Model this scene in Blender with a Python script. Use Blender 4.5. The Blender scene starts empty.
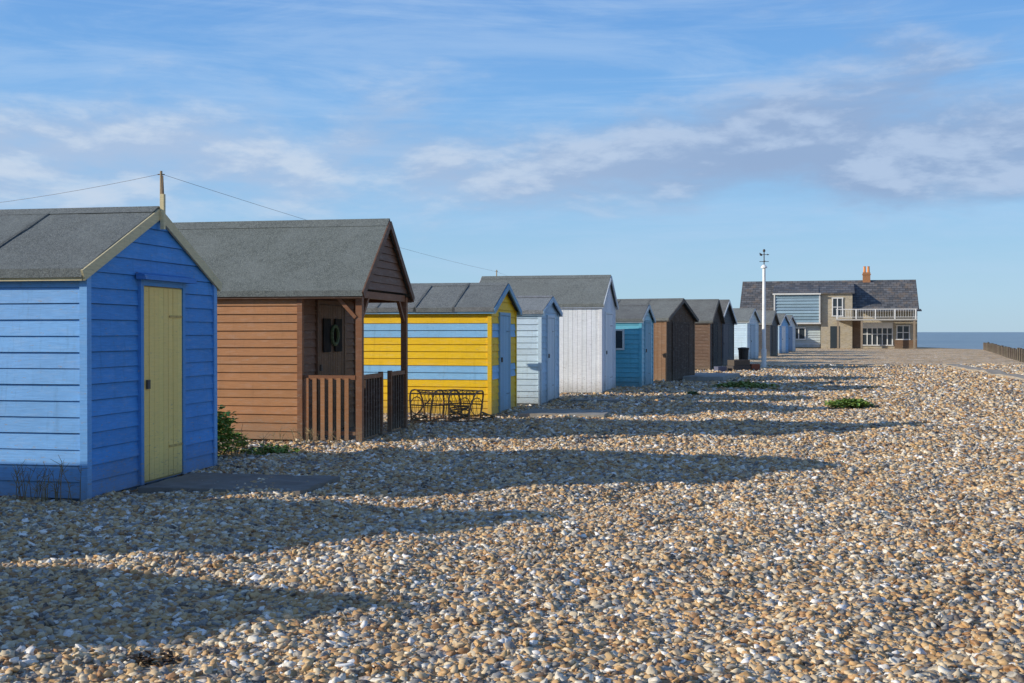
import bpy, math, random
import numpy as np
from mathutils import Vector, noise
random.seed(7)
R=random.random
sc=bpy.context.scene
sc.view_settings.view_transform='Standard'
sc.view_settings.look='None'
sc.view_settings.exposure=0

# ------------------------------------------------------------ node helpers
def newmat(name):
    m=bpy.data.materials.new(name); m.use_nodes=True
    nt=m.node_tree; b=nt.nodes['Principled BSDF']
    return m,nt,b
def N(nt,t,**k):
    n=nt.nodes.new(t)
    for a,v in k.items(): setattr(n,a,v)
    return n
def L(nt,a,b): nt.links.new(a,b)
def noise_n(nt,vec,scale,detail=4,rough=.55,dist=0):
    n=N(nt,'ShaderNodeTexNoise'); n.inputs['Scale'].default_value=scale
    n.inputs['Detail'].default_value=detail; n.inputs['Roughness'].default_value=rough; n.inputs['Distortion'].default_value=dist
    if vec is not None: L(nt,vec,n.inputs['Vector'])
    return n.outputs['Fac']
def maprange(nt,v,a,b,c,d,smooth=False):
    n=N(nt,'ShaderNodeMapRange'); L(nt,v,n.inputs[0])
    if smooth: n.interpolation_type='SMOOTHSTEP'
    for i,x in zip((1,2,3,4),(a,b,c,d)): n.inputs[i].default_value=x
    return n.outputs[0]
def mathn(nt,op,a,b=None):
    n=N(nt,'ShaderNodeMath',operation=op)
    for i,x in enumerate((a,b)):
        if x is None: continue
        if isinstance(x,(int,float)): n.inputs[i].default_value=x
        else: L(nt,x,n.inputs[i])
    return n.outputs[0]
def mixc(nt,f,a,b,bt='MIX'):
    n=N(nt,'ShaderNodeMix',data_type='RGBA',blend_type=bt)
    for i,x in ((0,f),(6,a),(7,b)):
        if isinstance(x,(int,float)): n.inputs[i].default_value=x
        elif isinstance(x,tuple): n.inputs[i].default_value=(*x[:3],1)
        else: L(nt,x,n.inputs[i])
    return n.outputs[2]
def ramp(nt,v,stops,interp='LINEAR'):
    n=N(nt,'ShaderNodeValToRGB'); L(nt,v,n.inputs[0]); cr=n.color_ramp; cr.interpolation=interp
    while len(cr.elements)<len(stops): cr.elements.new(0.5)
    for e,(p,c) in zip(cr.elements,stops):
        e.position=p; e.color=(*c,1)
    return n.outputs[0]
def bump(nt,b,h,strength=.3,dist=.01):
    n=N(nt,'ShaderNodeBump'); n.inputs['Strength'].default_value=strength
    n.inputs['Distance'].default_value=dist; L(nt,h,n.inputs['Height']); L(nt,n.outputs[0],b.inputs['Normal'])
def scaled(nt,vec,s):
    n=N(nt,'ShaderNodeMapping'); L(nt,vec,n.inputs[0]); n.inputs['Scale'].default_value=s
    return n.outputs[0]

# painted timber : colour comes from the board colour attribute
def mat_wood(name,wear=.5,wearcol=(.33,.27,.2),rough=.6,dirt=.5,age=1.0):
    m,nt,b=newmat(name)
    at=N(nt,'ShaderNodeAttribute',attribute_name='Col')
    tc=N(nt,'ShaderNodeTexCoord').outputs['Object']
    g=noise_n(nt,scaled(nt,tc,(5,5,60)),1.2,6,.6)
    c=mixc(nt,maprange(nt,g,.3,.7,0,age),at.outputs['Color'],mixc(nt,1.0,at.outputs['Color'],(.80,.80,.82),'MULTIPLY'))
    big=noise_n(nt,tc,1.7,5,.6)
    c=mixc(nt,maprange(nt,big,.35,.7,0,.4*age),c,mixc(nt,1.0,c,(.72,.72,.70),'MULTIPLY'))
    fade=noise_n(nt,scaled(nt,tc,(3,3,14)),1.3,5,.65)
    c=mixc(nt,maprange(nt,fade,.52,.78,0,.15*age),c,(.62,.62,.58))
    run=noise_n(nt,scaled(nt,tc,(14,14,1.2)),1.4,5,.6)
    c=mixc(nt,maprange(nt,run,.56,.72,0,.28*age),c,mixc(nt,1.0,c,(.55,.52,.46),'MULTIPLY'))
    sx=N(nt,'ShaderNodeSeparateXYZ'); L(nt,tc,sx.inputs[0])
    w=noise_n(nt,scaled(nt,tc,(9,9,34)),1.6,8,.7)
    w=mathn(nt,'ADD',w,maprange(nt,sx.outputs[2],0,.7,.07,0))
    c=mixc(nt,maprange(nt,w,.62,.66,0,wear),c,wearcol)
    low=maprange(nt,mathn(nt,'ADD',sx.outputs[2],mathn(nt,'MULTIPLY',big,-.35)),-.15,.2,dirt,0)
    c=mixc(nt,low,c,(.2,.17,.12))
    L(nt,c,b.inputs['Base Color']); b.inputs['Roughness'].default_value=rough
    b.inputs['Specular IOR Level'].default_value=.3
    bump(nt,b,g,.35,.006)
    return m
M_PAINT=mat_wood('painted_timber',.65)
M_DOOR=mat_wood('painted_door',.6,(.42,.33,.2),.6,.4,.45)
M_BARE=mat_wood('weathered_timber',.5,(.30,.24,.18),.8,.3)
def mat_felt():
    m,nt,b=newmat('roof_felt')
    at=N(nt,'ShaderNodeAttribute',attribute_name='Col')
    tc=N(nt,'ShaderNodeTexCoord').outputs['Object']
    f=noise_n(nt,tc,70,4,.85); mid=noise_n(nt,tc,14,6,.75); big=noise_n(nt,tc,1.6,6,.7)
    c=mixc(nt,maprange(nt,f,.38,.62,0,1),mixc(nt,1.,at.outputs['Color'],(1.5,1.5,1.48),'MULTIPLY'),mixc(nt,1.,at.outputs['Color'],(.5,.5,.5),'MULTIPLY'))
    c=mixc(nt,maprange(nt,mid,.45,.68,0,.5),c,(.08,.088,.08))
    c=mixc(nt,maprange(nt,big,.45,.7,0,.45),c,(.23,.25,.235))
    L(nt,c,b.inputs['Base Color']); b.inputs['Roughness'].default_value=.95
    b.inputs['Specular IOR Level'].default_value=.12
    bump(nt,b,mathn(nt,'ADD',f,mathn(nt,'MULTIPLY',mid,1.5)),.7,.01)
    return m
M_FELT=mat_felt()
def mat_slate():
    m,nt,b=newmat('slate_tiles')
    tc=N(nt,'ShaderNodeTexCoord').outputs['Object']
    br=N(nt,'ShaderNodeTexBrick'); sx=N(nt,'ShaderNodeSeparateXYZ'); L(nt,tc,sx.inputs[0])
    cb=N(nt,'ShaderNodeCombineXYZ'); L(nt,sx.outputs[0],cb.inputs[0]); L(nt,sx.outputs[2],cb.inputs[1]); L(nt,cb.outputs[0],br.inputs['Vector'])
    br.inputs['Scale'].default_value=1; br.inputs['Brick Width'].default_value=.5; br.inputs['Row Height'].default_value=.22
    br.inputs['Mortar Size'].default_value=.02
    br.inputs['Color1'].default_value=(.06,.065,.072,1); br.inputs['Color2'].default_value=(.15,.15,.155,1); br.inputs['Mortar'].default_value=(.03,.03,.03,1)
    big=noise_n(nt,tc,1.3,7,.75)
    c=mixc(nt,maprange(nt,big,.50,.62,0,.55),br.outputs['Color'],(.20,.14,.09))
    L(nt,c,b.inputs['Base Color']); b.inputs['Roughness'].default_value=.75
    bump(nt,b,br.outputs['Fac'],-.5,.04)
    return m
M_SLATE=mat_slate()
def mat_brick():
    m,nt,b=newmat('brick_and_flint')
    tc=N(nt,'ShaderNodeTexCoord').outputs['Object']
    br=N(nt,'ShaderNodeTexBrick'); sx=N(nt,'ShaderNodeSeparateXYZ'); L(nt,tc,sx.inputs[0])
    cb=N(nt,'ShaderNodeCombineXYZ'); L(nt,mathn(nt,'ADD',sx.outputs[0],sx.outputs[1]),cb.inputs[0]); L(nt,sx.outputs[2],cb.inputs[1]); L(nt,cb.outputs[0],br.inputs['Vector'])
    br.inputs['Scale'].default_value=1; br.inputs['Brick Width'].default_value=.23; br.inputs['Row Height'].default_value=.075
    br.inputs['Mortar Size'].default_value=.008
    br.inputs['Color1'].default_value=(.46,.38,.24,1); br.inputs['Color2'].default_value=(.30,.24,.15,1); br.inputs['Mortar'].default_value=(.4,.37,.32,1)
    big=noise_n(nt,tc,2,6,.7)
    c=mixc(nt,maprange(nt,big,.4,.65,0,.6),br.outputs['Color'],(.40,.38,.34))
    L(nt,c,b.inputs['Base Color']); b.inputs['Roughness'].default_value=.9
    return m
M_BRICK=mat_brick()
def mat_attr(name,rough=.5,metal=0,var=.3,scale=20,spec=.4):
    m,nt,b=newmat(name)
    at=N(nt,'ShaderNodeAttribute',attribute_name='Col')
    tc=N(nt,'ShaderNodeTexCoord').outputs['Object']
    f=noise_n(nt,tc,scale,5,.6)
    c=mixc(nt,maprange(nt,f,.35,.65,0,var),at.outputs['Color'],(.12,.08,.05))
    L(nt,c,b.inputs['Base Color']); b.inputs['Roughness'].default_value=rough; b.inputs['Metallic'].default_value=metal
    b.inputs['Specular IOR Level'].default_value=spec
    bump(nt,b,f,.2,.005)
    return m
M_METAL=mat_attr('weathered_metal',.65,.2,.5,25)
M_RUST=mat_attr('rusty_iron',.85,0,.35,30,.2)
M_WHITE=mat_attr('painted_metal',.5,0,.15,6)
M_LEAF=mat_attr('leaves',.7,0,.2,9,.2)
M_CONC=mat_attr('concrete',.9,0,.35,5,.2)
m,nt,b=newmat('window_glass'); b.inputs['Base Color'].default_value=(.03,.04,.05,1); b.inputs['Roughness'].default_value=.12
f=noise_n(nt,N(nt,'ShaderNodeTexCoord').outputs['Object'],3,2); bump(nt,b,f,.05,.01)
M_GLASS=m

# ------------------------------------------------------------ mesh builder
class MB:
    def __init__(s): s.v=[]; s.f=[]; s.c=[]
    def poly(s,pts,col):
        i=len(s.v); s.v+= [tuple(p) for p in pts]; s.f.append(tuple(range(i,i+len(pts)))); s.c.append(col)
    def hexa(s,p,col):
        i=len(s.v); s.v+=[tuple(q) for q in p]
        for q in ((3,2,1,0),(4,5,6,7),(0,1,5,4),(1,2,6,5),(2,3,7,6),(3,0,4,7)):
            s.f.append(tuple(i+k for k in q)); s.c.append(col)
    def box(s,a,b,col):
        x0,y0,z0=a; x1,y1,z1=b
        s.hexa([(x0,y0,z0),(x1,y0,z0),(x1,y1,z0),(x0,y1,z0),(x0,y0,z1),(x1,y0,z1),(x1,y1,z1),(x0,y1,z1)],col)
    def beam(s,p0,p1,w,h,col,up=(0,0,1)):
        p0=Vector(p0);p1=Vector(p1); d=(p1-p0).normalized(); u=Vector(up)
        sd=d.cross(u).normalized()*w/2; u2=sd.cross(d).normalized()*h/2
        s.hexa([p0-sd-u2,p0+sd-u2,p0+sd+u2,p0-sd+u2,p1-sd-u2,p1+sd-u2,p1+sd+u2,p1-sd+u2],col)
    def prism(s,prof,axis0,axis1,fn,col):
        n=len(prof); i=len(s.v)
        s.v+=[fn(axis0,a,b) for a,b in prof]+[fn(axis1,a,b) for a,b in prof]
        s.f.append(tuple(range(i+n-1,i-1,-1))); s.c.append(col)
        s.f.append(tuple(range(i+n,i+2*n))); s.c.append(col)
        for k in range(n):
            j=(k+1)%n; s.f.append((i+k,i+j,i+n+j,i+n+k)); s.c.append(col)
    def tube(s,pts,r,col,n=6):
        pts=[Vector(p) for p in pts]; i0=len(s.v)
        rr=r if isinstance(r,(list,tuple)) else [r]*len(pts)
        for k,p in enumerate(pts):
            d=(pts[min(k+1,len(pts)-1)]-pts[max(k-1,0)]).normalized()
            a=Vector((0,0,1)) if abs(d.z)<.9 else Vector((1,0,0))
            x=d.cross(a).normalized(); y=d.cross(x)
            for j in range(n):
                t=2*math.pi*j/n; s.v.append(tuple(p+(x*math.cos(t)+y*math.sin(t))*rr[k]))
        for k in range(len(pts)-1):
            for j in range(n):
                a=i0+k*n+j; b_=i0+k*n+(j+1)%n; s.f.append((a,b_,b_+n,a+n)); s.c.append(col)
        s.f.append(tuple(range(i0+n-1,i0-1,-1))); s.c.append(col)
        e=i0+(len(pts)-1)*n; s.f.append(tuple(range(e,e+n))); s.c.append(col)
    def build(s,name,mat,parent=None,smooth=False,fixn=True):
        me=bpy.data.meshes.new(name); me.from_pydata(s.v,[],s.f); me.update()
        ca=me.color_attributes.new('Col','FLOAT_COLOR','CORNER')
        arr=[]
        for f,c in zip(s.f,s.c): arr+=[c[0],c[1],c[2],1.0]*len(f)
        ca.data.foreach_set('color',arr)
        if fixn:
            import bmesh
            bm=bmesh.new(); bm.from_mesh(me); bmesh.ops.recalc_face_normals(bm,faces=bm.faces); bm.to_mesh(me); bm.free()
        me.materials.append(mat)
        if smooth: me.shade_smooth()
        o=bpy.data.objects.new(name,me); sc.collection.objects.link(o)
        if parent: o.parent=parent
        return o
def empty(name,loc,rz=0):
    e=bpy.data.objects.new(name,None); e.location=loc; e.rotation_euler=(0,0,rz); sc.collection.objects.link(e); return e
def vary(c,a=.08):
    k=1+(R()-.5)*2*a; return tuple(max(0,min(1,x*k*(1+(R()-.5)*a*.4))) for x in c)

# ------------------------------------------------------------ terrain
def ss(t): t=max(0,min(1,t)); return t*t*(3-2*t)
def zt(x,y):
    d=math.hypot(x,y)
    f=1.0 if d<70 else max(0,1-(d-70)/80)
    z=0
    if f>0:
        z+=f*.055*noise.noise(Vector((x*.55,y*.55,3)))
        z+=f*.055*noise.noise(Vector((x*1.5,y*1.5,9)))
        if d<45: z+=.042*noise.noise(Vector((x*3.3,y*3.3,5)))
    z+= .1*ss((x-12)/10)*ss((70-y)/30)
    z-= 5.5*ss((x-41)/40)
    return z
def seq(a,b,h): return list(np.arange(a,b,h))
def grow(a,h,end,g=1.25):
    o=[]; x=a
    while x<end: o.append(x); x+=h; h*=g
    o.append(end); return o
xs=[-v for v in grow(9,.3,12000)][::-1]+seq(-8.75,17,.2)+grow(17,.3,46,1.05)+grow(48,2.2,12000)
ys=[-v for v in grow(-1.5,.4,6000)][::-1]+seq(2,34,.2)+grow(34,.25,12000,1.06)
xs=sorted(set(round(float(v),3) for v in xs)); ys=sorted(set(round(float(v),3) for v in ys))
V=[];F=[]
nx=len(xs)
for y in ys:
    for x in xs: V.append((x,y,zt(x,y)))
for j in range(len(ys)-1):
    for i in range(nx-1):
        F.append((j*nx+i,j*nx+i+1,(j+1)*nx+i+1,(j+1)*nx+i))
PEB=[(0.0,(.56,.34,.15)),(.12,(.62,.46,.27)),(.24,(.36,.19,.08)),(.35,(.68,.56,.38)),(.46,(.25,.24,.225)),(.56,(.58,.36,.16)),(.65,(.78,.72,.60)),(.72,(.40,.38,.34)),(.81,(.62,.41,.19)),(.90,(.13,.105,.09)),(.95,(.90,.87,.82))]
def mat_ground():
    m,nt,b=newmat('shingle')
    tc=N(nt,'ShaderNodeTexCoord').outputs['Object']
    v=N(nt,'ShaderNodeTexVoronoi'); v.inputs['Scale'].default_value=20; L(nt,tc,v.inputs['Vector'])
    sp=N(nt,'ShaderNodeSeparateColor'); L(nt,v.outputs['Color'],sp.inputs[0])
    c=ramp(nt,sp.outputs[0],PEB,'CONSTANT')
    v2=N(nt,'ShaderNodeTexVoronoi'); v2.inputs['Scale'].default_value=4; L(nt,tc,v2.inputs['Vector'])
    sp2=N(nt,'ShaderNodeSeparateColor'); L(nt,v2.outputs['Color'],sp2.inputs[0])
    c=mixc(nt,.35,c,ramp(nt,sp2.outputs[1],PEB,'CONSTANT'))
    g=N(nt,'ShaderNodeNewGeometry')
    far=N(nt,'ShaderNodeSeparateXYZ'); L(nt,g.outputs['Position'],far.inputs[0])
    big=noise_n(nt,tc,.35,7,.7)
    c=mixc(nt,maprange(nt,big,.42,.62,0,.65),c,mixc(nt,1.,c,(.66,.60,.54),'MULTIPLY'))
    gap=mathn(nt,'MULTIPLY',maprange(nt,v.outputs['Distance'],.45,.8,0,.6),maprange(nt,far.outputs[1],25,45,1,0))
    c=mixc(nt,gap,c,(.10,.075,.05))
    c=mixc(nt,maprange(nt,far.outputs[1],24,45,0,1),c,mixc(nt,1.,c,(1.2,1.16,1.08),'MULTIPLY'))  # far ground lightened in colour, standing in for sun on stone sides
    L(nt,c,b.inputs['Base Color']); b.inputs['Roughness'].default_value=.8; b.inputs['Specular IOR Level'].default_value=.2
    h=mathn(nt,'SUBTRACT',1.0,v.outputs['Distance'])
    n3=noise_n(nt,tc,2.2,5,.6); n4=noise_n(nt,tc,.6,4,.6)
    h=mathn(nt,'ADD',h,mathn(nt,'ADD',mathn(nt,'MULTIPLY',n3,5.),mathn(nt,'MULTIPLY',n4,7.)))
    bump(nt,b,h,.9,.035)
    return m
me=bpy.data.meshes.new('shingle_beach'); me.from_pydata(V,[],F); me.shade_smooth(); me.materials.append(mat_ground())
o=bpy.data.objects.new('shingle_beach',me); sc.collection.objects.link(o)

# pebbles (one instanced object)
def rowx(y): return -4.1+(y-10.4)*.33
pv=[];pf=[];idx={};dens=[];psz=[]
for j,y in enumerate(ys):
    if y<3.4 or y>52: continue
    for i,x in enumerate(xs):
        if x<-10 or x>26: continue
        idx[(i,j)]=len(pv); pv.append((x,y,zt(x,y)-.004))
        d=math.hypot(x,y)
        k=1.0 if d<10 else (10/d)**1.65
        dens.append(1450*k); psz.append(1.14 if d<10 else 1.14*(d/10)**.58)
for (i,j) in list(idx):
    q=[(i,j),(i+1,j),(i+1,j+1),(i,j+1)]
    if not all(t in idx for t in q): continue
    x,y=xs[i],ys[j]
    if abs(x)>.47*y+1.3: continue
    if x<rowx(y)-1.5 and y>13: continue
    if x<-4.3 and y>10.6: continue
    pf.append([idx[t] for t in q])
me=bpy.data.meshes.new('shingle_pebbles'); me.from_pydata(pv,[],pf)
a=me.attributes.new('dens','FLOAT','POINT'); a.data.foreach_set('value',dens)
a=me.attributes.new('psz','FLOAT','POINT'); a.data.foreach_set('value',psz)
peb=bpy.data.objects.new('shingle_pebbles',me); sc.collection.objects.link(peb)
def mat_pebble():
    m,nt,b=newmat('pebble')
    oi=N(nt,'ShaderNodeObjectInfo')
    c=ramp(nt,oi.outputs['Random'],PEB,'CONSTANT')
    g=N(nt,'ShaderNodeNewGeometry')
    f=noise_n(nt,g.outputs['Position'],80,4,.6)
    c=mixc(nt,maprange(nt,f,.45,.7,0,.3),c,(.60,.50,.36))
    f3=noise_n(nt,g.outputs['Position'],35,3,.6)
    c=mixc(nt,maprange(nt,f3,.52,.62,0,.35),c,mixc(nt,1.,c,(.5,.42,.34),'MULTIPLY'))
    f2=noise_n(nt,g.outputs['Position'],.6,4,.6)
    c=mixc(nt,maprange(nt,f2,.4,.65,0,.6),c,mixc(nt,1.,c,(.72,.68,.64),'MULTIPLY'))
    L(nt,c,b.inputs['Base Color']); b.inputs['Roughness'].default_value=.6; b.inputs['Specular IOR Level'].default_value=.3
    return m
MP=mat_pebble()
ng=bpy.data.node_groups.new('scatter_pebbles','GeometryNodeTree')
ng.interface.new_socket('Geometry',in_out='INPUT',socket_type='NodeSocketGeometry')
ng.interface.new_socket('Geometry',in_out='OUTPUT',socket_type='NodeSocketGeometry')
gi=N(ng,'NodeGroupInput'); go=N(ng,'NodeGroupOutput')
dp=N(ng,'GeometryNodeDistributePointsOnFaces')
na=N(ng,'GeometryNodeInputNamedAttribute',data_type='FLOAT'); na.inputs['Name'].default_value='dens'
L(ng,gi.outputs[0],dp.inputs['Mesh']); L(ng,na.outputs['Attribute'],dp.inputs['Density'])
gti=N(ng,'GeometryNodeGeometryToInstance')
shapes=[((1,.78,.52),1),((1.15,.7,.45),2),((.9,.85,.6),3),((1.3,.85,.4),4),((.95,.6,.5),5)]
for s,seed in shapes:
    ic=N(ng,'GeometryNodeMeshIcoSphere'); ic.inputs['Radius'].default_value=1; ic.inputs['Subdivisions'].default_value=2
    sp=N(ng,'GeometryNodeSetPosition')
    nz=N(ng,'ShaderNodeTexNoise',noise_dimensions='4D'); nz.inputs['W'].default_value=seed*7.3; nz.inputs['Scale'].default_value=1.2; nz.inputs['Detail'].default_value=1
    sub=N(ng,'ShaderNodeVectorMath',operation='SUBTRACT'); L(ng,nz.outputs['Color'],sub.inputs[0]); sub.inputs[1].default_value=(.5,.5,.5)
    sca=N(ng,'ShaderNodeVectorMath',operation='SCALE'); L(ng,sub.outputs[0],sca.inputs[0]); sca.inputs['Scale'].default_value=1.9
    L(ng,ic.outputs['Mesh'],sp.inputs['Geometry']); L(ng,sca.outputs[0],sp.inputs['Offset'])
    tr=N(ng,'GeometryNodeTransform'); L(ng,sp.outputs[0],tr.inputs['Geometry']); tr.inputs['Scale'].default_value=s
    sm=N(ng,'GeometryNodeSetShadeSmooth'); L(ng,tr.outputs[0],sm.inputs['Geometry'])
    mt=N(ng,'GeometryNodeSetMaterial'); L(ng,sm.outputs[0],mt.inputs['Geometry']); mt.inputs['Material'].default_value=MP
    L(ng,mt.outputs[0],gti.inputs[0])
ip=N(ng,'GeometryNodeInstanceOnPoints'); ip.inputs['Pick Instance'].default_value=True
L(ng,dp.outputs['Points'],ip.inputs['Points']); L(ng,gti.outputs[0],ip.inputs['Instance'])
rv=N(ng,'FunctionNodeRandomValue',data_type='INT'); rv.inputs[4].default_value=0; rv.inputs[5].default_value=4; 
L(ng,rv.outputs[2],ip.inputs['Instance Index'])
rr=N(ng,'FunctionNodeRandomValue',data_type='FLOAT_VECTOR'); rr.inputs[0].default_value=(-.75,-.75,0); rr.inputs[1].default_value=(.75,.75,6.28); rr.inputs['Seed'].default_value=3
L(ng,rr.outputs[0],ip.inputs['Rotation'])
r1=N(ng,'FunctionNodeRandomValue',data_type='FLOAT'); r1.inputs[2].default_value=0; r1.inputs[3].default_value=1; r1.inputs['Seed'].default_value=9
pw=N(ng,'ShaderNodeMath',operation='POWER'); L(ng,r1.outputs[1],pw.inputs[0]); pw.inputs[1].default_value=2.8
ma=N(ng,'ShaderNodeMath',operation='MULTIPLY_ADD'); L(ng,pw.outputs[0],ma.inputs[0]); ma.inputs[1].default_value=.025; ma.inputs[2].default_value=.0092
nb=N(ng,'GeometryNodeInputNamedAttribute',data_type='FLOAT'); nb.inputs['Name'].default_value='psz'
mu=N(ng,'ShaderNodeMath',operation='MULTIPLY'); L(ng,ma.outputs[0],mu.inputs[0]); L(ng,nb.outputs['Attribute'],mu.inputs[1])
L(ng,mu.outputs[0],ip.inputs['Scale'])
L(ng,ip.outputs[0],go.inputs[0])
md=peb.modifiers.new('scatter','NODES'); md.node_group=ng

# sea
def mat_sea():
    m,nt,b=newmat('sea_water')
    tc=N(nt,'ShaderNodeTexCoord').outputs['Object']
    a=noise_n(nt,scaled(nt,tc,(.35,1.0,1)),.35,6,.7); c2=noise_n(nt,scaled(nt,tc,(.3,1,1)),.03,5,.65)
    c=mixc(nt,maprange(nt,c2,.35,.65,0,1),(.20,.30,.36),(.30,.39,.43))
    c=mixc(nt,maprange(nt,a,.58,.68,0,.6),c,(.6,.66,.7))
    L(nt,c,b.inputs['Base Color']); b.inputs['Roughness'].default_value=.5; b.inputs['Specular IOR Level'].default_value=.3
    bump(nt,b,a,1.0,1.2)
    return m
mb=MB(); mb.poly([(-15000,-9000,-2.6),(26000,-9000,-2.6),(26000,26000,-2.6),(-15000,26000,-2.6)],(0,0,0)); mb.build('sea',mat_sea())

# ------------------------------------------------------------ beach hut builder
def siding(mb,l,r,zs,P,colf,o0=.024,o1=.007):
    for k in range(len(zs)-1):
        z0,z1=zs[k],zs[k+1]-.004
        c=colf(k,(z0+z1)/2); e=(R()-.5)*.005
        j=(R()-.5)*.007
        mb.hexa([P(l(z0),-.004,z0+j),P(r(z0),-.004,z0-j),P(r(z0),o0+e,z0-j),P(l(z0),o0+e,z0+j),
                 P(l(z1),-.004,z1),P(r(z1),-.004,z1),P(r(z1),o1+e,z1),P(l(z1),o1+e,z1)],c)
def vboards(mb,a0,a1,z0,ztop,P,colf,bw=.12,o=.02):
    n=max(1,round((a1-a0)/bw)); bw=(a1-a0)/n
    for k in range(n):
        l=a0+k*bw+.003; r=a0+(k+1)*bw-.003; oo=o+(R()-.5)*.004
        mb.hexa([P(l,-.004,z0),P(r,-.004,z0),P(r,oo,z0),P(l,oo,z0),P(l,-.004,ztop(l)),P(r,-.004,ztop(r)),P(r,oo,ztop(r)),P(l,oo,ztop(l))],colf(k,0))
def levels(z0,ze,zr,bh):
    n=max(1,round((ze-z0)/bh)); h=(ze-z0)/n; a=[z0+h*i for i in range(n+1)]
    n2=max(1,round((zr-ze)/h)); return a,[ze+(zr-ze)*i/n2 for i in range(n2+1)]
def hut(loc,th,w,Ln,ze,zr,col,roofcol=(.16,.168,.165),trim=None,gablecol=None,bargecol=None,porch=0,over=.1,fover=.14,
        bh=.13,colf=None,door=None,vert=False,window=None,sheet=1.9,corner=None,z=0,wood=None):
    P0=empty('beach_hut',(loc[0],loc[1],z),-math.radians(th)); wm=wood or M_PAINT
    gablecol=gablecol or col; bargecol=bargecol or col; corner=corner or col
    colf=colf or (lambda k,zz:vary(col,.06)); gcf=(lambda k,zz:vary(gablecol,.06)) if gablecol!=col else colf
    sl=(zr-ze)/(w/2)
    mb=MB(); xf=-porch
    prof=[(.012,-.15),(w-.012,-.15),(w-.012,ze),(w/2,zr-.012*sl),(.012,ze)]
    mb.prism(prof,-Ln+.012,xf-.012,lambda t,a,b_:(t,a,b_),vary(tuple(c*.5 for c in col),0))
    za,zb=levels(.03,ze,zr,bh)
    lf=lambda zz:0 if zz<=ze else (zz-ze)/sl
    rf=lambda zz:w if zz<=ze else w-(zz-ze)/sl
    near=lambda a,o_,zz:(a,-o_,zz); far=lambda a,o_,zz:(a,w+o_,zz)
    front=lambda a,o_,zz:(xf+o_,a,zz); back=lambda a,o_,zz:(-Ln-o_,a,zz)
    gfront=lambda a,o_,zz:(0+o_-.012,a,zz)
    if vert:
        top=lambda a:ze
        gt=lambda a:ze+sl*min(a,w-a)
        vboards(mb,-Ln,xf,.03,top,near,colf); vboards(mb,-Ln,xf,.03,top,far,colf)
        for Pf in (front,back):
            vboards(mb,0,w/2,.03,gt,Pf,gcf if Pf is front else colf); vboards(mb,w/2,w,.03,gt,Pf,gcf if Pf is front else colf)
    else:
        siding(mb,lambda z_:-Ln,lambda z_:xf,za,near,colf); siding(mb,lambda z_:-Ln,lambda z_:xf,za,far,colf)
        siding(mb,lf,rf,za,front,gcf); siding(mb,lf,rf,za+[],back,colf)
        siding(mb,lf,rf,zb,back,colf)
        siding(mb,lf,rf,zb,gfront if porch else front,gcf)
    for (x,y) in ((xf,0),(xf,w),(-Ln,0),(-Ln,w)):
        sx=.034 if x==xf else -.034; sy=-.034 if y==0 else .034
        mb.box((min(x+sx,x-sx*1.2),min(y+sy,y-sy*1.2),-.05),(max(x+sx,x-sx*1.2),max(y+sy,y-sy*1.2),ze),vary(corner,.04))
    mb.build('walls',wm,P0)
    mb=MB(); t=.03
    x0=-Ln-fover; x1=fover
    nsh=max(1,round((x1-x0)/sheet))
    for side in (0,1):
        def Y(s): return s if side==0 else w-s
        for k in range(nsh):
            a=x0+(x1-x0)*k/nsh-(.05 if k else 0); b_=x0+(x1-x0)*(k+1)/nsh
            lift=.003+.006*(k%2)
            e=-over; r_=w/2
            z0=ze+sl*e+.03+lift; z1=ze+sl*r_+.03+lift
            c=vary(roofcol,.06); nu=8; nv=6
            def zz_(u,v):
                return (z0+(z1-z0)*v)+t+ (.008*noise.noise(Vector((u*2.3+loc[0],v*4+k*7+side*3,1))) if 0<v<1 else 0)
            for iu in range(nu):
                for iv in range(nv):
                    ua,ub=a+(b_-a)*iu/nu,a+(b_-a)*(iu+1)/nu; va,vb=iv/nv,(iv+1)/nv
                    mb.poly([(ua,Y(e+(r_-e)*va),zz_(ua,va)),(ub,Y(e+(r_-e)*va),zz_(ub,va)),(ub,Y(e+(r_-e)*vb),zz_(ub,vb)),(ua,Y(e+(r_-e)*vb),zz_(ua,vb))],c)
            mb.hexa([(a,Y(e),z0),(b_,Y(e),z0),(b_,Y(r_),z1),(a,Y(r_),z1),(a,Y(e),z0+t-.009),(b_,Y(e),z0+t-.009),(b_,Y(r_),z1+t-.009),(a,Y(r_),z1+t-.009)],c)
            mb.box((a,min(Y(e),Y(e-.012)),z0-.05),(b_,max(Y(e),Y(e-.012)),z0+t+.002),vary(roofcol,.1))
            if k:
                mb.hexa([(a,Y(e),z0+t),(a+.04,Y(e),z0+t),(a+.04,Y(r_),z1+t),(a,Y(r_),z1+t),(a,Y(e),z0+t+.012),(a+.04,Y(e),z0+t+.012),(a+.04,Y(r_),z1+t+.012),(a,Y(r_),z1+t+.012)],tuple(q*.7 for q in c))
    rz=ze+sl*w/2+.03+t
    mb.prism([(w/2-.13,rz-.13*sl+.012),(w/2,rz+.02),(w/2+.13,rz-.13*sl+.012),(w/2,rz-.02)],x0-.004,x1+.004,lambda t_,a,b_:(t_,a,b_),vary(roofcol,.06))
    mb.build('roof',M_FELT,P0)
    mb=MB()
    for xx in (x1+.012,x0-.012):
        for side in (0,1):
            Y=(lambda s:s) if side==0 else (lambda s:w-s)
            p0=(xx,Y(-over-.01),ze-sl*over+.0); p1=(xx,w/2,ze+sl*w/2+.0)
            mb.beam(p0,p1,.022 if side==0 else .026,.10,vary(bargecol,.05))
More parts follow.
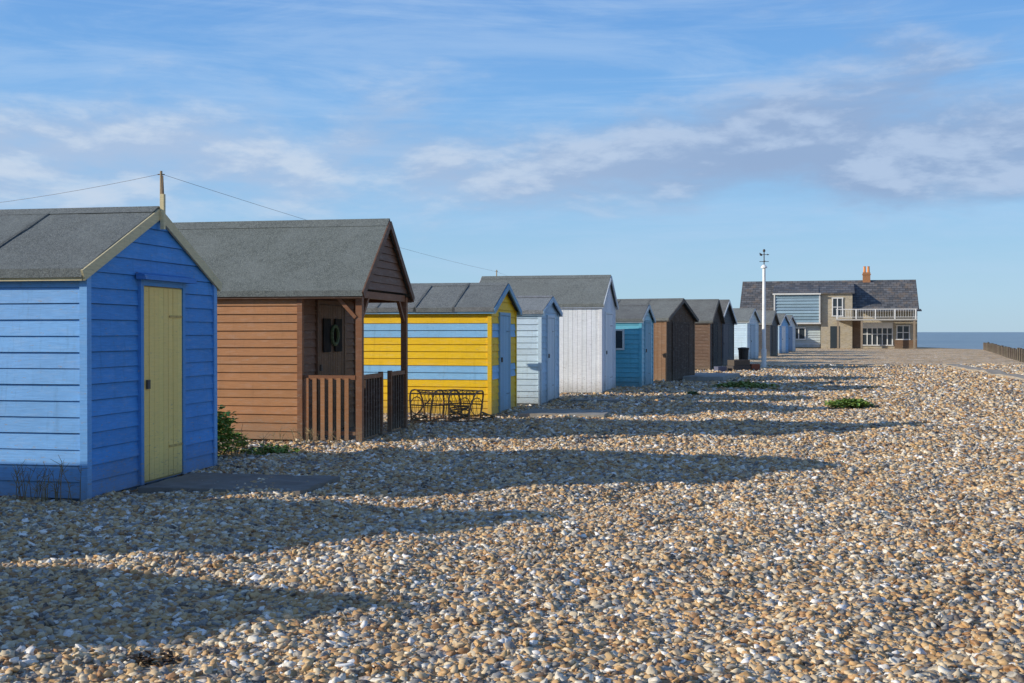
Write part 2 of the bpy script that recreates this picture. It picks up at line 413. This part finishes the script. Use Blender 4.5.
    for yy in (-over+.02,w+over-.02):
        mb.box((x0+.01,yy-.012,ze-sl*over-.045),(x1-.01,yy+.012,ze-sl*over+.03),vary(bargecol,.05))
    mb.build('barge_boards',wm,P0)
    if door:
        y0,y1,zd,dc=door[:4]; fc=door[4] if len(door)>4 else dc
        mb=MB()
        Pf=lambda a,o_,zz:(xf+.026+o_,a,zz)
        mb.box((xf+.0,y0-.012,.04),(xf+.028,y1+.012,zd+.012),vary(tuple(c*.5 for c in dc)))
        vboards(mb,y0,y1,.06,lambda a:zd,Pf,lambda k,_:vary(dc,.06),.1,.018)
        for a,b_ in ((y0-.07,y0-.014),(y1+.014,y1+.07)): mb.box((xf+.002,a,.03),(xf+.05,b_,zd+.07),vary(fc))
        mb.box((xf+.002,y0-.013,zd+.014),(xf+.048,y1+.013,zd+.07),vary(fc))
        mb.build('door',M_DOOR if wm is M_PAINT else wm,P0)
        mb=MB()
        for zz in (.35,zd-.3): mb.box((xf+.046,y1-.36*(y1-y0),zz),(xf+.052,y1-.01,zz+.022),tuple(q*.7 for q in dc))
        mb.box((xf+.046,y0+.03,.98),(xf+.07,y0+.08,1.07),(.1,.09,.08))
        mb.build('hinges_and_lock',M_METAL,P0)
    if window:
        a,b_,z0,z1=window; mb=MB()
        mb.box((a,-.04,z0),(b_,-.012,z1),(0,0,0)); mb.build('window_glass',M_GLASS,P0)
        mb=MB()
        for q in ((a-.05,b_+.05,z0-.05,z0),(a-.05,b_+.05,z1,z1+.05)): mb.box((q[0],-.06,q[2]),(q[1],-.01,q[3]),(.75,.76,.74))
        for q in ((a-.05,a),(b_,b_+.05),((a+b_)/2-.015,(a+b_)/2+.015)): mb.box((q[0],-.057,z0),(q[1],-.01,z1),(.75,.76,.74))
        mb.build('window_frame',M_PAINT,P0)
    return P0

BLUE=(.19,.46,.84)
# 1 blue hut
h=hut((-3.89,10.38),10.7,2.62,3.4,2.11,2.76,BLUE,gablecol=(.075,.31,.72),bargecol=(.72,.60,.34),roofcol=(.165,.18,.175),over=.10,fover=.03,bh=.145,sheet=1.25,  # gablecol is a darker blue with the gable's shade painted in
      door=(.98,1.78,2.0,(1.0,.70,.22),(.10,.32,.68)))
mb=MB(); mb.hexa([(.03,.85,2.07),(.03,1.95,2.07),(.14,1.95,2.07),(.14,.85,2.07),(.03,.85,2.14),(.03,1.95,2.14),(.12,1.95,2.12),(.12,.85,2.12)],(.07,.24,.58)); mb.build('door_hood',M_PAINT,h)
mb=MB(); mb.beam((.075,1.31,2.6),(.075,1.31,2.96),.04,.04,(.75,.63,.36),up=(1,0,0)); mb.tube([(.075,1.31,2.95),(.075,1.31,3.15)],[.014,.006],(.3,.2,.12)); mb.build('finial',M_BARE,h)
mb=MB()
for x in (-3.3,-2.3,-1.35,-.75): mb.box((x-.14,-.07,-.1),(x+.14,.1,.035),vary((.36,.13,.08),.1))
mb.build('brick_footings',M_CONC,h)
# 2 brown hut with porch
BR=(.50,.225,.09); DK=(.085,.045,.028)
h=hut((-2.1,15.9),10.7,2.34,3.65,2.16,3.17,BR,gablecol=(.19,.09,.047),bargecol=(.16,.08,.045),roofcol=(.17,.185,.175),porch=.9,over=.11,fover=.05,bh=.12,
      door=(.62,1.72,1.95,(.15,.075,.04)),corner=(.28,.12,.055),sheet=4)
mb=MB(); pc=(.26,.11,.05)
for y in (.05,2.29): mb.box((-.09,y-.045,-.1),(-.0+.0,y+.045,2.1),vary(pc,.1))
mb.box((-.9,-.004,2.02),(-.095,.05,2.13),pc); mb.box((-.9,2.29,2.02),(-.095,2.344,2.13),pc); mb.box((-.085,.1,2.03),(-.02,2.24,2.13),pc)
for y,s in ((.1,1),(2.24,-1)): mb.beam((-.045,y,1.72),(-.045,y+s*.3,2.04),.05,.05,pc,up=(1,0,0))
mb.beam((-.09,.02,1.75),(-.36,.02,2.04),.05,.05,pc,up=(0,1,0))
mb.box((-.88,.0,.88),(-.095,.06,.94),pc); mb.box((-.88,.01,.1),(-.095,.05,.15),pc)
x=-.84
while x<-.14: mb.box((x,-.012,.03),(x+.06,-.001,.90),vary((.40,.18,.075),.12)); x+=.118
mb.box((-.075,.1,.88),(-.015,1.0,.94),pc); mb.box((-.075,1.5,.88),(-.015,2.24,.94),pc)
for y in (1.0,1.46): mb.box((-.075,y,-.05),(-.01,y+.05,.96),pc)
y=.14
while y<2.2:
    if not .95<y<1.5: mb.box((-.06,y,.05),(-.03,y+.05,.879),vary(DK,.1))
    y+=.125
mb.box((-.895,.0,-.06),(-.0,2.34,.028),(.13,.09,.06))
mb.build('porch',M_PAINT,h)
mb=MB(); mb.box((-.84,.75,1.25),(-.825,1.05,1.75),(.02,.02,.02)); mb.box((-.84,1.25,1.25),(-.825,1.55,1.75),(.02,.02,.02)); mb.build('door_windows',mat_attr('dark_panel',.9,0,.2,8,.1),h)
mb=MB()
for k in range(16):
    t=6.283*k/16; t2=6.283*(k+1)/16
    mb.tube([(-.80,1.15+.14*math.cos(t),1.5+.14*math.sin(t)),(-.80,1.15+.14*math.cos(t2),1.5+.14*math.sin(t2))],.028,(.10,.13,.06),6)
mb.build('door_wreath',M_LEAF,h)
# 3 yellow/blue
YE=(1.0,.60,.01); LB=(.27,.56,.84)
def ybf(k,zz):
    bands=[(0,.70,YE),(.70,.97,LB),(.97,1.40,YE),(1.40,1.69,LB),(1.69,9,YE)]
    for a,b_,c in bands:
        if a<=zz<b_: return vary(c,.04)
    return YE
h=hut((-.4,20.75),12,2.2,2.75,1.97,2.42,YE,colf=ybf,bargecol=(.22,.44,.62),roofcol=(.18,.19,.19),over=.10,fover=.10,bh=.13,
      door=(.7,1.5,1.85,(.26,.46,.62)),corner=(.92,.57,.02),sheet=.7)
# 4 pale hut
PW=(.64,.80,.90)
h=hut((.60,24.2),12,2.2,2.3,1.97,2.28,PW,gablecol=(.46,.64,.78),bargecol=(.40,.56,.70),roofcol=(.25,.26,.27),over=.08,fover=.08,door=(.7,1.5,1.85,(.6,.7,.77)))
# 5 white tall
WH=(.90,.90,.90)
h=hut((2.22,28.45),13,2.45,3.3,2.24,2.96,WH,gablecol=(.78,.81,.86),bargecol=(.66,.7,.74),roofcol=(.18,.19,.18),over=.08,fover=.08,vert=True,door=(.6,1.8,2.0,(.8,.82,.86)),sheet=3)
# 6 teal
TE=(.15,.52,.66)
h=hut((3.56,31.5),16,2.05,2.4,1.88,2.28,TE,gablecol=(.40,.66,.74),bargecol=(.5,.58,.6),roofcol=(.16,.165,.165),over=.07,fover=.07,window=(-.95,-.5,1.1,1.58),door=(.6,1.4,1.8,(.25,.45,.55)))
# 7 dark brown, gable more open to view
h=hut((4.70,34.8),27,2.75,2.9,1.95,2.54,(.28,.16,.09),gablecol=(.11,.07,.045),bargecol=(.14,.12,.10),roofcol=(.16,.165,.16),over=.08,fover=.12,vert=True,door=(.6,2.1,1.8,(.085,.055,.04)),wood=M_BARE,sheet=1.0)
# 8,9 dark huts
hut((8.05,46.4),20,2.8,3.2,2.0,2.85,(.17,.105,.07),gablecol=(.07,.055,.045),bargecol=(.12,.11,.1),roofcol=(.14,.145,.14),door=(.7,1.7,1.9,(.04,.04,.04)),wood=M_BARE)
hut((9.2,50.6),24,2.8,3.2,2.0,2.95,(.05,.055,.06),gablecol=(.05,.055,.065),bargecol=(.75,.77,.77),roofcol=(.14,.14,.14),door=(.7,1.7,1.9,(.08,.08,.1)))
hut((10.1,55.2),20,2.5,3.0,2.0,2.6,(.38,.25,.15),bargecol=(.5,.5,.48),door=(.7,1.7,1.9,(.2,.15,.1)),wood=M_BARE)
# 10 pale blue and the far ones
hut((13.0,63),25,2.7,3.3,2.15,2.82,(.56,.72,.84),gablecol=(.66,.76,.82),bargecol=(.66,.7,.72),roofcol=(.18,.19,.19),door=(.8,1.8,1.9,(.38,.5,.6)))
hut((16.3,72),24,2.5,3.0,2.1,2.85,(.06,.06,.065),gablecol=(.08,.08,.085),bargecol=(.3,.3,.3),door=(.7,1.7,1.9,(.05,.05,.05)))
hut((19.0,81),27,2.8,3.0,2.1,2.8,(.34,.48,.62),gablecol=(.26,.50,.78),bargecol=(.75,.75,.75),door=(.8,1.7,1.9,(.8,.8,.8)))
hut((21.2,88),28,2.8,3.0,2.1,2.8,(.55,.55,.53),gablecol=(.75,.75,.75),bargecol=(.65,.65,.65),door=(.8,1.7,1.9,(.2,.3,.45)))
# neighbouring huts to the left of the view
hut((-7.6,6.9),10.7,2.2,2.8,2.0,2.75,(.5,.5,.46),door=(.7,1.5,1.9,(.2,.4,.3)))
hut((-8.9,3.7),10.7,2.5,2.8,2.05,2.8,(.2,.35,.25),door=(.8,1.6,1.9,(.6,.6,.55)))

# slabs in front of huts
def slab(name,c,th,lx,ly,h0,col,mat=M_CONC):
    mb=MB(); n=14
    P=lambda i,j:(lx*i/n+ (.012*noise.noise(Vector((i*.9,j*.9,1))) if i in(0,n) else 0),ly*j/n,h0+.012*noise.noise(Vector((i*.5+c[0],j*.5,2))))
    for i in range(n):
        for j in range(n):
            mb.poly([P(i,j),P(i+1,j),P(i+1,j+1),P(i,j+1)],vary(col,.06))
    mb.box((.008,.008,-.08),(lx-.008,ly-.008,h0-.02),col)
    for i in range(n):
        for j in (0,n):
            a=P(i,j);b_=P(i+1,j); mb.poly([a,b_,(b_[0],b_[1],-.08),(a[0],a[1],-.08)],col)
            a=P(j,i);b_=P(j,i+1); mb.poly([a,b_,(b_[0],b_[1],-.08),(a[0],a[1],-.08)],col)
    o=mb.build(name,mat); o.location=(c[0],c[1],0); o.rotation_euler=(0,0,-math.radians(th)); return o
slab('doorstep_mat',(-3.62,11.0),10.7,1.65,1.15,.05,(.23,.21,.185))
slab('concrete_slab',(.1,20.9),12,1.6,1.3,.055,(.34,.32,.28))
slab('concrete_slab',(5.2,36.2),20,1.5,3.5,.14,(.38,.37,.34))
slab('concrete_slab',(1.4,25.2),12,1.0,1.0,.05,(.3,.28,.25))

# ------------------------------------------------------------ lobster pot
e=empty('lobster_pot',(-1.13,19.5,0),-.32)
mb=MB(); rc=(.34,.19,.095)
w=.52; Rr=.29; Hh=.50
def arch(a,k=0):  # squared-off hoop
    c_=math.cos(a); s_=math.sin(a); p=.62
    return -Rr*math.copysign(abs(c_)**p,c_), .05+Hh*abs(s_)**p
for x,tl in ((-w,-.07),(-.17,.04),(.17,-.03),(w,.1)):
    pts=[(x+tl*math.sin(a),)+arch(a) for a in np.linspace(0,math.pi,17)]
    mb.tube(pts,.016,vary(rc,.2),6)
    mb.tube([(x,-Rr,.05),(x,Rr,.05)],.015,vary(rc,.2),6)
for a in (0,.35,1.0,1.57,2.14,2.8,3.14):
    y,z=arch(a); k=math.sin(a)
    mb.tube([(-w-.08*k,y,z),(-.2,y+.01,z-.012),(.15,y,z+.012*math.sin(a*5)),(w+.1*k,y,z)],.012,vary(rc,.2),5)
mb.tube([(-w,-Rr,.05),(-.17,-Rr*.95,.42)],.011,rc,5); mb.tube([(.17,-Rr*.97,.4),(w,-Rr,.05)],.011,rc,5)
for x in (-w-.03,w+.04,.34):
    pts=[(x+.05*math.cos(t),.15*math.cos(t),.28+.15*math.sin(t)) for t in np.linspace(0,2*math.pi,13)]
    mb.tube(pts,.010,rc,4)
mb.build('frame',M_RUST,e)
mb=MB(); nc=(.17,.14,.10)
na_=15
for k in range(-3,na_+3):
    for s in (1,-1):
        pts=[]
        for i in range(11):
            a=math.pi*i/10; x=-w+2*w*((k/na_)+s*.22*i/10)
            if x<-w or x>w: continue
            y,z=arch(a); pts.append((x+.02*(R()-.5),y*.97+.01*(R()-.5),z-.01+.015*(R()-.5)))
        if len(pts)>1: mb.tube(pts,.004,vary(nc,.3),3)
for (cx,cy,rr_,n_) in ((.25,0,.17,5),(.76,-.02,.11,3),(-.3,-.43,.12,2)):
    pts=[(cx+(rr_+.02*math.sin(t*.7))*math.cos(t),cy+rr_*.8*math.sin(t),.06+.013*t/2+.03*math.sin(t*1.3)) for t in np.linspace(0,6.28*n_,n_*12)]
    mb.tube(pts,.011,(.22,.17,.10),5)
mb.build('net_and_rope',M_RUST,e)

# ------------------------------------------------------------ mast with vane
e=empty('weather_vane_pole',(10.85,49,0))
mb=MB(); wc=(.86,.86,.84)
mb.tube([(0,0,-.1),(0,0,.8),(0,0,.82),(0,0,4.3)],[.11,.11,.085,.065],wc,12)
mb.tube([(0,0,4.3),(0,0,4.34),(0,0,4.42),(0,0,4.45)],[.14,.14,.08,.03],wc,12)
mb.build('pole',M_WHITE,e)
mb=MB(); bk=(.05,.05,.055)
mb.tube([(0,0,4.4),(0,0,5.0)],.022,bk,6)
mb.tube([(-.2,0,4.58),(.2,0,4.58)],.014,bk,6); mb.tube([(0,-.2,4.6),(0,.2,4.6)],.014,bk,6)
mb.hexa([(-.18,-.01,4.84),(-.08,-.01,4.82),(-.08,.01,4.82),(-.18,.01,4.84),(-.2,-.01,4.96),(-.08,-.01,4.9),(-.08,.01,4.9),(-.2,.01,4.96)],bk)
mb.tube([(-.16,0,4.88),(.16,0,4.88)],.012,bk,5); mb.tube([(.14,0,4.88),(.22,0,4.88)],[.035,.005],bk,5)
mb.tube([(0,0,4.98),(0,0,5.03),(0,0,5.09),(0,0,5.12)],[.02,.06,.05,.01],bk,8)
mb.build('vane',M_METAL,e)
e=empty('litter_bin',(11.7,57.5,0))
mb=MB(); mb.tube([(0,0,-.05),(0,0,.65),(0,0,.68),(0,0,.74),(0,0,.78)],[.22,.26,.29,.29,.1],(.025,.025,.03),14); mb.build('bin',M_METAL,e)
e=empty('fish_box_stack',(9.0,44.8,0),.4)
mb=MB()
mb.box((-.5,-.25,-.05),(.3,.25,.22),(.05,.05,.055)); mb.box((-.43,-.2,.223),(.3,.27,.45),(.07,.06,.05)); mb.box((.45,-.1,-.05),(.85,.2,.28),(.25,.06,.03)); mb.box((-1.1,-.1,-.05),(-.7,.2,.2),(.1,.12,.2)); mb.build('boxes',M_METAL,e)

# ------------------------------------------------------------ telegraph poles and wires
poles=[(-12.32,40,7.2),(-1.35,100,7.0),(-31,54,7.2),(9,165,7)]
for p in poles:
    e=empty('telegraph_pole',(p[0],p[1],0)); mb=MB()
    mb.tube([(0,0,-.3),(0,0,p[2])],[.08,.045],(.38,.28,.16),8)
    mb.tube([(-.12,0,p[2]-.12),(.12,0,p[2]-.12)],.02,(.2,.16,.12),5)
    mb.build('pole',M_BARE,e)
mb=MB()
def wire(a,b_,sag):
    a=Vector(a);b_=Vector(b_); pts=[]
    for i in range(15):
        t=i/14; p=a.lerp(b_,t); p.z-=sag*4*t*(1-t); pts.append(p)
    mb.tube(pts,.007,(.18,.18,.2),4)
wire((-12.32,40,7.1),(-1.35,100,6.85),.25); wire((-12.32,40,7.1),(-31,54,7.15),.3); wire((-1.35,100,6.85),(9,165,6.9),.3)
mb.build('overhead_wire',M_METAL)

# ------------------------------------------------------------ house
H=empty('beach_house',(30.1,108,0),-math.radians(15.5))
mb=MB(); br=(.3,.22,.15)
x0,x1=-8.2,7.9
mb.prism([(0,-.3),(8,-.3),(8,3.75),(4,6.45),(0,3.75)],x0,x1,lambda t,a,b_:(t,a,b_),br)
mb.box((-.75,-.5,-.3),(2.1,2.4,5.2),br)
mb.build('brick_walls',M_BRICK,H)
mb=MB()
def slope(xa,xb,y0,z0,y1,z1,t=.1):
    mb.hexa([(xa,y0,z0),(xb,y0,z0),(xb,y1,z1),(xa,y1,z1),(xa,y0,z0+t),(xb,y0,z0+t),(xb,y1,z1+t),(xa,y1,z1+t)],(.1,.1,.1))
slope(x0-.15,x1+.15,-.35,3.55,4,6.5); slope(x0-.15,x1+.15,8.35,3.55,4.001,6.499)
slope(2.3,x1+.3,-1.3,3.45,-.34,3.62,.07)
slope(-.95,2.3,-.75,5.15,3.4,6.2,.08)
slope(-5.2,-.955,-1.0,5.15,3.4,6.2,.08)
mb.build('slate_roof',M_SLATE,H)
mb=MB()
zs=[2.45+(5.1-2.45)*i/9 for i in range(10)]
mb.box((-5,-.7,2.4),(-.78,2.6,5.08),(.2,.22,.22))
hc=lambda k,z:vary((.27,.40,.48),.15)
siding(mb,lambda z:-5.02,lambda z:-.8,zs,lambda a,o_,z:(a,-.71-o_,z),hc,.11,.01)
siding(mb,lambda z:-.68,lambda z:2.5,zs,lambda a,o_,z:(-5.01-o_,a,z),hc,.11,.01)
for x in (-5.1,-.93): mb.box((x,-.85,2.4),(x+.13,-.70,5.12),(.7,.7,.68))
mb.box((-5.2,-1.04,5.08),(-.76,-.98,5.22),(.75,.75,.72))
mb.box((-5.06,-.84,2.3),(-.76,-.70,2.44),(.7,.7,.68))
siding(mb,lambda z:-5.2,lambda z:-.8,[0.1+.23*i for i in range(10)],lambda a,o_,z:(a,-.02-o_,z),lambda k,z:vary((.50,.56,.58),.1),.08,.01)
mb.build('weatherboarding',M_PAINT,H)
mb=MB()
for (a,b_,z0,z1,y) in ((.3,1.2,3.1,4.7,-.5),(.1,.95,.0,2.1,-.5),(3.0,5.7,.35,2.35,-.0),(6.1,7.2,.9,2.1,0),(-7.2,-6.2,1,2.2,0),(-3.4,-2.2,.9,1.9,-.1)): mb.box((a,y-.03,z0),(b_,y+.01,z1),(0,0,0))
mb.build('window_glass',M_GLASS,H)
mb=MB(); wf=(.84,.84,.82)
def frame(a,b_,z0,z1,y,nx_,nz_):
    t=.09
    mb.box((a-t,y-.1,z0-t),(b_+t,y-.005,z0),wf); mb.box((a-t,y-.1,z1),(b_+t,y-.005,z1+t),wf)
    for i in range(nx_+1):
        x=a+(b_-a)*i/nx_; mb.box((x-t/2,y-.09,z0+.002),(x+t/2,y-.01,z1-.002),wf)
    for i in range(1,nz_):
        z=z0+(z1-z0)*i/nz_; mb.box((a,y-.08,z-.03),(b_,y-.02,z+.03),wf)
frame(.3,1.2,3.1,4.7,-.5,2,2); frame(3.0,5.7,.35,2.35,0,6,2); frame(6.1,7.2,.9,2.1,0,2,2); frame(-3.4,-2.2,.9,1.9,-.1,2,1)
mb.box((3.0,-.12,1.9),(5.7,-.005,2.35),wf)
mb.box((.6,-2.3,2.62),(7.75,-.505,2.76),(.5,.48,.44))
for x in (.7,2.4,4.1,5.8,7.6): mb.box((x-.05,-2.28,2.762),(x+.05,-2.16,3.66),wf)
mb.box((.6,-2.29,3.62),(7.75,-2.19,3.68),wf); mb.box((.6,-2.26,2.9),(7.75,-2.18,2.94),wf)
x=.8
while x<7.6: mb.box((x,-2.24,2.94),(x+.02,-2.2,3.62),wf); x+=.22
y=-2.1
while y<-.1: mb.box((7.66,y,2.762),(7.7,y+.022,3.62),wf); y+=.2
mb.box((7.62,-2.14,3.62),(7.72,-.05,3.68),wf)
for x in (.8,2.9,7.5): mb.box((x-.09,-2.25,-.3),(x+.09,-2.07,2.62),(.32,.25,.18))
mb.box((7.45,-.12,2.762),(7.55,-.02,3.6),wf)
mb.build('balcony_and_frames',M_PAINT,H)
mb=MB(); mb.box((5.9,-.12,-.3),(7.85,-.005,.8),(.2,.12,.07)); mb.box((2.12,-.1,.0),(2.85,-.005,2.6),(.2,.13,.08)); mb.build('timber_panels',M_BARE,H)
mb=MB(); mb.box((3.15,3.65,6.0),(3.85,4.35,7.35),br); mb.box((3.1,3.6,7.1),(3.9,4.4,7.2),br); mb.build('chimney',mat_attr('red_brick',.9,0,.4,12,.1),H)
for me_ in (bpy.data.objects['chimney'].data,):
    n_=len(me_.loops); me_.color_attributes['Col'].data.foreach_set('color',[.42,.20,.10,1]*n_)
mb=MB()
for x in (3.32,3.68): mb.tube([(x,4,7.3),(x,4,7.4),(x,4,7.9),(x,4,7.94)],[.15,.13,.11,.14],(.75,.30,.10),10)
mb.build('chimney_pots',M_CONC,H)
mb=MB(); mb.prism([(0,-.3),(2.6,-.3),(2.6,2.7),(0,2.2)],-8.0,-5.3,lambda t,a,b_:(t,a-2.6,b_),br); mb.build('lean_to',M_BRICK,H)

# ------------------------------------------------------------ right-hand fence, path, groyne
e=empty('timber_fence',(24.5,54,0)); mb=MB()
A=Vector((0,0,0)); B=Vector((17,46,0)); n=30
for i in range(n+1):
    p=A.lerp(B,i/n); zz=zt(24.5+p.x,54+p.y)
    mb.box((p.x-.06,p.y-.06,zz-.2),(p.x+.06,p.y+.06,zz+.6+.1*R()),vary((.12,.095,.07),.2))
    if i<n:
        q=A.lerp(B,(i+1)/n)
        mb.beam((p.x,p.y-.09,zz+.42),(q.x,q.y-.09,zt(24.5+q.x,54+q.y)+.42),.03,.06,vary((.13,.1,.08),.15))
mb.build('posts_and_rails',M_BARE,e)
mb=MB()
pl=[(13.4,23),(14.9,30),(17.3,41),(19.2,50)]
for k in range(len(pl)-1):
    a=Vector(pl[k]); b_=Vector(pl[k+1]); m_=12
    for i in range(m_):
        p=a.lerp(b_,i/m_); q=a.lerp(b_,(i+1)/m_)
        zz=.075; z1=zt(p.x,p.y)+zz; z2=zt(q.x,q.y)+zz; hw=.3
        mb.hexa([(p.x-hw,p.y,-.2),(p.x+hw,p.y,-.2),(q.x+hw,q.y,-.2),(q.x-hw,q.y,-.2),(p.x-hw,p.y,z1),(p.x+hw,p.y,z1),(q.x+hw,q.y,z2),(q.x-hw,q.y,z2)],vary((.40,.35,.28),.05))
mb.build('concrete_path',M_CONC)
e=empty('groyne',(62,150,0)); mb=MB()
for i in range(26):
    mb.box((i*1.2,0,-4),(i*1.2+.3,.3,-.9-.05*i+.2*R()),vary((.1,.08,.06),.2))
mb.beam((0,-.1,-1.2),(31,-.1,-2.4),.1,.3,(.1,.08,.06)); mb.build('timbers',M_BARE,e)

# ------------------------------------------------------------ plants
def plant(name,c,rx,ry,hh,n,col,ls=.08):
    mb=MB(); lumps=[(random.gauss(0,.45)*rx,random.gauss(0,.45)*ry,.5+.5*R()) for _ in range(9)]
    for k in range(n):
        l=random.choice(lumps); r=R()**.5*.5; t=R()*6.28
        x=l[0]+r*rx*math.cos(t); y=l[1]+r*ry*math.sin(t)
        z=hh*l[2]*R()**.6*max(.1,1-(x/rx)**2*.4-(y/ry)**2*.3)
        a=R()*6.28; el=(R()-.2)*1.1; d=Vector((math.cos(a)*math.cos(el),math.sin(a)*math.cos(el),math.sin(el)))
        sd=d.cross(Vector((0,0,1))).normalized()*ls*.35*(.6+R()*.8); ln=ls*(.6+R()*.9)
        p=Vector((x,y,z+.01)); cc=vary(col,.4)
        tip=p+d*ln-Vector((0,0,ln*.3)); mid=p+d*ln*.5
        mb.poly([p,mid+sd,tip],cc); mb.poly([p,tip,mid-sd],cc)
    o=mb.build(name,M_LEAF,fixn=False); o.location=(c[0],c[1],zt(c[0],c[1])); return o
plant('green_bush',(-3.62,14.2),.28,.35,.70,700,(.20,.31,.06),.08)
plant('green_bush',(-3.15,14.6),.5,.3,.14,500,(.20,.30,.07),.07)
plant('green_bush',(-3.9,14.9),.4,.3,.4,500,(.17,.26,.05),.07)
plant('sea_kale',(6.9,23.5),.5,.35,.15,700,(.19,.30,.06),.11)
plant('sea_kale',(6.35,31.3),.8,.6,.17,800,(.25,.32,.09),.12)
plant('sea_kale',(4.4,27.5),.22,.2,.08,120,(.15,.2,.07),.09)
plant('sea_kale',(9.6,30.5),.2,.2,.06,60,(.16,.16,.07),.09)
plant('seaweed',(-1.66,5.35),.12,.07,.03,90,(.07,.045,.025),.045)
for p in ((3.3,16.5),(8.2,26),(7.1,18.2)): plant('seaweed',p,.13,.08,.03,30,(.09,.06,.035),.04)
def weeds(c,n,hh,col,spread=.3):
    mb=MB()
    for k in range(n):
        x=random.gauss(0,spread); y=random.gauss(0,.08); a=R()*6.28; l=hh*(.4+.7*R()); b_=.35*R()
        p=[Vector((x,y,0)),Vector((x+math.cos(a)*b_*l*.5,y+math.sin(a)*b_*l*.3,l*.55)),Vector((x+math.cos(a)*b_*l*1.4,y+math.sin(a)*b_*l,l))]
        mb.tube(p,[.005,.004,.002],vary(col,.3),3)
        for q in range(3):
            s=p[1].lerp(p[2],R()); d=Vector((R()-.5,R()-.5,R()*.6))*.16; mb.tube([s,s+d],[.003,.0015],vary(col,.3),3)
    o=mb.build('dry_weeds',M_LEAF); o.location=(c[0],c[1],0)
weeds((-4.25,10.2),30,.36,(.22,.17,.09),.2); weeds((-2.9,15.75),20,.2,(.3,.24,.12)); weeds((-3.45,14.2),12,.3,(.2,.16,.08))

# ------------------------------------------------------------ light and sky
el=math.radians(19.5); az=math.atan2(-.98,-.20)
sd=Vector((math.sin(az)*math.cos(el),math.cos(az)*math.cos(el),math.sin(el)))
l=bpy.data.lights.new('sun','SUN'); l.energy=5.0; l.angle=math.radians(.5); l.color=(1,.92,.78)
lo=bpy.data.objects.new('sun',l); sc.collection.objects.link(lo); lo.rotation_euler=sd.to_track_quat('Z','Y').to_euler()
W=bpy.data.worlds.new('World'); sc.world=W; W.use_nodes=True; nt=W.node_tree
bg=nt.nodes['Background']; bg.inputs[1].default_value=.12
sky=N(nt,'ShaderNodeTexSky',sky_type='NISHITA'); sky.sun_disc=False; sky.sun_elevation=el; sky.sun_rotation=az%(2*math.pi)
sky.air_density=1.0; sky.dust_density=.3; sky.ozone_density=2.5
tc=N(nt,'ShaderNodeTexCoord').outputs['Generated']
sx=N(nt,'ShaderNodeSeparateXYZ'); L(nt,tc,sx.inputs[0]); dx,dz=sx.outputs[0],sx.outputs[2]
k=1/.12
def sc_(c): return tuple(x*k for x in c)
gr=ramp(nt,maprange(nt,dz,0,1,0,1),[(0,(.42,.62,.78)),(.03,(.39,.63,.83)),(.10,(.31,.57,.87)),(.20,(.20,.46,.86)),(.30,(.135,.355,.79)),(.6,(.075,.21,.56)),(1,(.05,.15,.42))])
gr=mixc(nt,1.0,gr,sc_((1,1,1)),'MULTIPLY')
base=mixc(nt,.85,sky.outputs[0],gr)
def band(v,c,wd):
    return maprange(nt,mathn(nt,'ABSOLUTE',mathn(nt,'SUBTRACT',v,c)),0,wd,1,0,True)
def off(v,o_):
    n=N(nt,'ShaderNodeVectorMath',operation='ADD'); L(nt,v,n.inputs[0]); n.inputs[1].default_value=o_; return n.outputs[0]
def cloudfield(v):
    n1=noise_n(nt,scaled(nt,off(v,(.37,0,.11)),(7,7,21)),1.0,9,.58,.15)
    n0=noise_n(nt,scaled(nt,off(v,(.37,0,.11)),(2.4,2.4,9)),1.0,3,.5)
    return mathn(nt,'ADD',mathn(nt,'MULTIPLY',n1,.6),mathn(nt,'MULTIPLY',n0,.4))
n1=cloudfield(tc); n1u=cloudfield(off(tc,(0,0,.014)))
n2=noise_n(nt,scaled(nt,tc,(3,3,18)),1.3,7,.65,.5)
st=noise_n(nt,scaled(nt,tc,(1.2,1.2,30)),1.2,6,.6,.6)
cov=mathn(nt,'ADD',mathn(nt,'MULTIPLY',band(dz,.145,.075),.20),mathn(nt,'MULTIPLY',mathn(nt,'MULTIPLY',band(dz,.19,.10),maprange(nt,dx,.12,.34,0,1,True)),.12))
dens_=mathn(nt,'ADD',n1,cov)
m1=maprange(nt,dens_,.54,.76,0,1,True)
lit=maprange(nt,mathn(nt,'SUBTRACT',n1,n1u),-.03,.07,0,1,True)
m3=mathn(nt,'MULTIPLY',maprange(nt,st,.50,.72,0,.35,True),maprange(nt,dz,.12,.2,0,1))
m4=mathn(nt,'MULTIPLY',maprange(nt,n2,.40,.70,0,.35,True),maprange(nt,dz,.02,.1,.4,1))
c=mixc(nt,mathn(nt,'ADD',m3,m4),base,sc_((.50,.66,.88)))
side=maprange(nt,dx,-.15,.2,0,1)
body=mixc(nt,side,sc_((.42,.54,.74)),sc_((.30,.41,.62)))
edge=mixc(nt,side,sc_((.60,.69,.82)),sc_((.46,.57,.76)))
cc=mixc(nt,lit,body,edge)
c=mixc(nt,mathn(nt,'MULTIPLY',m1,.85),c,cc)
L(nt,c,bg.inputs[0])

cam=bpy.data.cameras.new('camera'); cam.lens=40; cam.sensor_width=36; cam.clip_end=60000; cam.clip_start=.05
co=bpy.data.objects.new('camera',cam); sc.collection.objects.link(co); co.location=(0,0,1.55)
co.rotation_euler=(math.radians(90-.48),0,0); sc.camera=co
